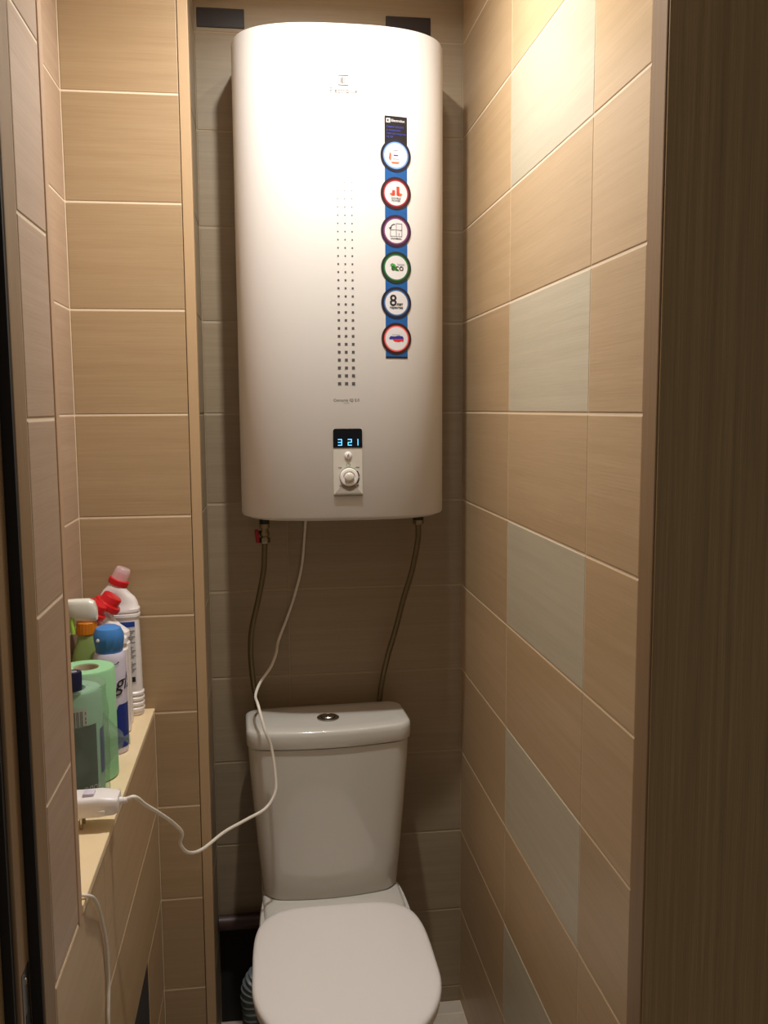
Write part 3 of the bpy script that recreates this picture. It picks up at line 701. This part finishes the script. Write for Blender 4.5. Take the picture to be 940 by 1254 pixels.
# trigger spray
sx_, sy_ = -.3205, 1.640
t = thing('trigger_spray_bottle', 'green see-through spray bottle with orange collar and whitish trigger head', 'bottle', (sx_, sy_, SH))
obj('bottle_body', loft([ring(sx_, sy_, SH+z, a, b_, 2.6, 40) for z, a, b_ in ((0, .030, .022), (.004, .034, .026), (.10, .034, .026), (.140, .031, .025), (.170, .024, .021), (.190, .0175, .0175), (.205, .0145, .0145))]), M['greenpl'], t, 40)
bm = bmesh.new(); n = 40; rs = []
for z, r in ((SH+.203, .0165), (SH+.205, .0175), (SH+.224, .0168), (SH+.226, .0155)):
    rs.append([Vector((sx_+(r+(.0006 if i % 2 else 0))*math.cos(2*PI*i/n), sy_+(r+(.0006 if i % 2 else 0))*math.sin(2*PI*i/n), z)) for i in range(n)])
obj('collar', loft(rs), M['orange'], t, 20)
def hr(x, hy_, z0, z1):
    c = (z0+z1)/2; h = (z1-z0)/2
    return [Vector((x, sy_+hy_*math.copysign(abs(math.cos(2*PI*i/20))**.6, math.cos(2*PI*i/20)), c+h*math.copysign(abs(math.sin(2*PI*i/20))**.6, math.sin(2*PI*i/20)))) for i in range(20)]
obj('trigger_head', loft([hr(sx_-.034, .008, SH+.243, SH+.262), hr(sx_-.031, .010, SH+.240, SH+.266), hr(sx_-.016, .012, SH+.226, SH+.267), hr(sx_+.006, .013, SH+.224, SH+.267), hr(sx_+.015, .012, SH+.225, SH+.262), hr(sx_+.019, .010, SH+.228, SH+.250)]), M['milky'], t, 40)
obj('trigger', tube([(sx_-.020, sy_-.004, SH+.244), (sx_-.023, sy_-.006, SH+.225), (sx_-.021, sy_-.008, SH+.205)], .0042, 10, 6), M['limepl'], t, True)
obj('dip_tube', tube([(sx_, sy_, SH+.205), (sx_+.002, sy_, SH+.10), (sx_+.01, sy_, SH+.012)], .002, 8, 4), M['milky'], t, True)
# loose green paper roll
rx, ry, RR, RH = -.2950, 1.4905, .0450, .184
t = thing('paper_roll', 'light green unwrapped paper roll standing behind the wrapped one', 'paper roll', (rx, ry, SH))
obj('paper', lathe(rx, ry, [(.0205, SH+.001), (.043, SH+.001), (RR, SH+.003), (RR, SH+RH-.003), (RR-.002, SH+RH), (.0205, SH+RH), (.0203, SH+.001)], 48, False, False), M['paper'], t, 35)
obj('card_core', lathe(rx, ry, [(.0195, SH+.002), (.0203, SH+.002), (.0203, SH+RH-.001), (.0195, SH+RH-.001), (.0193, SH+.03), (.001, SH+.03)], 32, False, False), M['core'], t, 35)
# wrapped roll
wx, wy, WR, WH = -.2985, 1.3885, .0475, .182
t = thing('wrapped_paper_roll', 'green paper roll in crinkled clear wrap with dark green print and barcode', 'paper roll', (wx, wy, SH))
obj('paper', lathe(wx, wy, [(.002, SH+.002), (.043, SH+.002), (WR-.003, SH+.004), (WR-.003, SH+WH-.006), (.042, SH+WH-.002), (.0215, SH+WH-.002), (.0205, SH+WH-.03)], 40, False, True), M['paper2'], t, 35)
fw = cyl(wx, wy, WR-.003, .0006)
def wpatch(a0, a1, z0, z1, f, n=12):
    bm = bmesh.new(); A = [[bm.verts.new(f(a0+(a1-a0)*i/n, z)) for i in range(n+1)] for z in (z0, z1)]
    for i in range(n): bm.faces.new((A[0][i], A[0][i+1], A[1][i+1], A[1][i]))
    return bm
pp = obj('printed_panel', wpatch(-1.2, 1.05, SH+.012, SH+.132, fw, 24), M['dgreen'], t, label='dark green printed panel')
fw2 = cyl(wx, wy, WR-.003, .0010); fw3 = cyl(wx, wy, WR-.003, .0014)
obj('printed_band', wpatch(-1.2, 1.05, SH+.006, SH+.024, fw2, 24), M['lime'], pp)
obj('printed_words', text_mesh('ECO 2 СЛОЯ', .011, lambda u, v: fw3(u/WR+.45, SH+.034+v)), M['white'], pp)
obj('printed_panel', wpatch(1.25, 1.75, SH+.05, SH+.12, fw, 10), M['label_navy'], t)
bc = obj('barcode', wpatch(-.10, .70, SH+.134, SH+.160, fw2), M['white'], t)
bm = bmesh.new(); a = -.05
i = 0
while a < .54:
    wd = (.012, .022, .034, .016, .028)[i % 5]
    A = wpatch(a, a+wd, SH+.133, SH+.156, fw3, 1); tm = bpy.data.meshes.new('t'); A.to_mesh(tm); A.free(); bm.from_mesh(tm); bpy.data.meshes.remove(tm)
    a += wd+(.02, .035, .018)[i % 3]; i += 1
obj('barcode_bars', bm, M['ink'], bc)
bm = bmesh.new()
for z0 in (.136, .142, .150): 
    A = wpatch(.62, .655, SH+z0, SH+z0+.004, fw3, 1); tm = bpy.data.meshes.new('t'); A.to_mesh(tm); A.free(); bm.from_mesh(tm); bpy.data.meshes.remove(tm)
obj('barcode_bars', bm, M['ink'], bc)
rnd = random.Random(3); rs = []; nz = 22; ns = 64
ph = [rnd.uniform(0, 6.28) for _ in range(12)]
for j in range(nz+1):
    h = j/nz; r0 = WR+.0010
    row = []
    for i in range(ns):
        a = 2*PI*i/ns
        wob = .0009*math.sin(7*a+ph[0]+5*h)+.0007*math.sin(13*a+ph[1]-9*h)+.0008*math.sin(23*h+3*a+ph[2])+.0006*math.sin(31*a+ph[3]+14*h)
        bulge = .010*max(0, math.cos(a-.75))**10*(1-abs(h-.5)*1.1)
        rr = r0+abs(wob)+bulge
        row.append(Vector((wx+rr*math.cos(a), wy+rr*math.sin(a), SH+.0012+(WH+.002)*h+.0012*math.sin(5*a+ph[4])*(h > .95))))
    rs.append(row)
for s, dz in ((.93, .002), (.75, .0015), (.55, .003), (.40, .001)):
    rs.append([Vector((wx+(p.x-wx)*s, wy+(p.y-wy)*s, SH+WH+dz+.0014*math.sin(9*i/ns*2*PI+s*20))) for i, p in enumerate(rs[nz])])
obj('clear_wrap', loft(rs, False, False), M['film'], t, 60)
# gathered tail of the wrap, tied, sticking out at the side
rs = []
for j in range(15):
    h = j/14; ang = .45; L_ = .044*h
    w_ = .034*(1-h)**1.3+.0022 if h < .78 else .0022+.020*(h-.78)
    cz = SH+.095-.012*h
    c = Vector((wx+math.cos(ang)*(WR-.004+L_), wy+math.sin(ang)*(WR-.004+L_), cz))
    rs.append([c+Vector((-math.sin(ang), math.cos(ang), 0))*(.45*w_*math.cos(2*PI*i/28)*(1+.3*math.sin(5*i)))+Vector((0, 0, 1))*(w_*1.3*math.sin(2*PI*i/28)*(1+.2*math.sin(7*i))) for i in range(28)])
obj('wrap_tail', loft(rs, False, False), M['film'], t, 60)
# navy cap standing on the wrapped roll
t = thing('dark_blue_stick', 'small dark navy round stick on top of the wrapped roll, half hidden by the wall', 'tube', (-.2875, 1.357, SH+WH+.0045))
zz = SH+WH+.0045
obj('tube_body', lathe(-.2875, 1.357, [(.0105, zz), (.0122, zz+.001), (.0122, zz+.026), (.0115, zz+.0285), (.0075, zz+.0290), (.007, zz+.027), (.001, zz+.027)]), M['navy'], t, 35)
obj('tube_end', lathe(-.2875, 1.357, [(.006, zz+.0272), (.006, zz+.0285), (.001, zz+.0288)]), M['greyink'], t, 35)
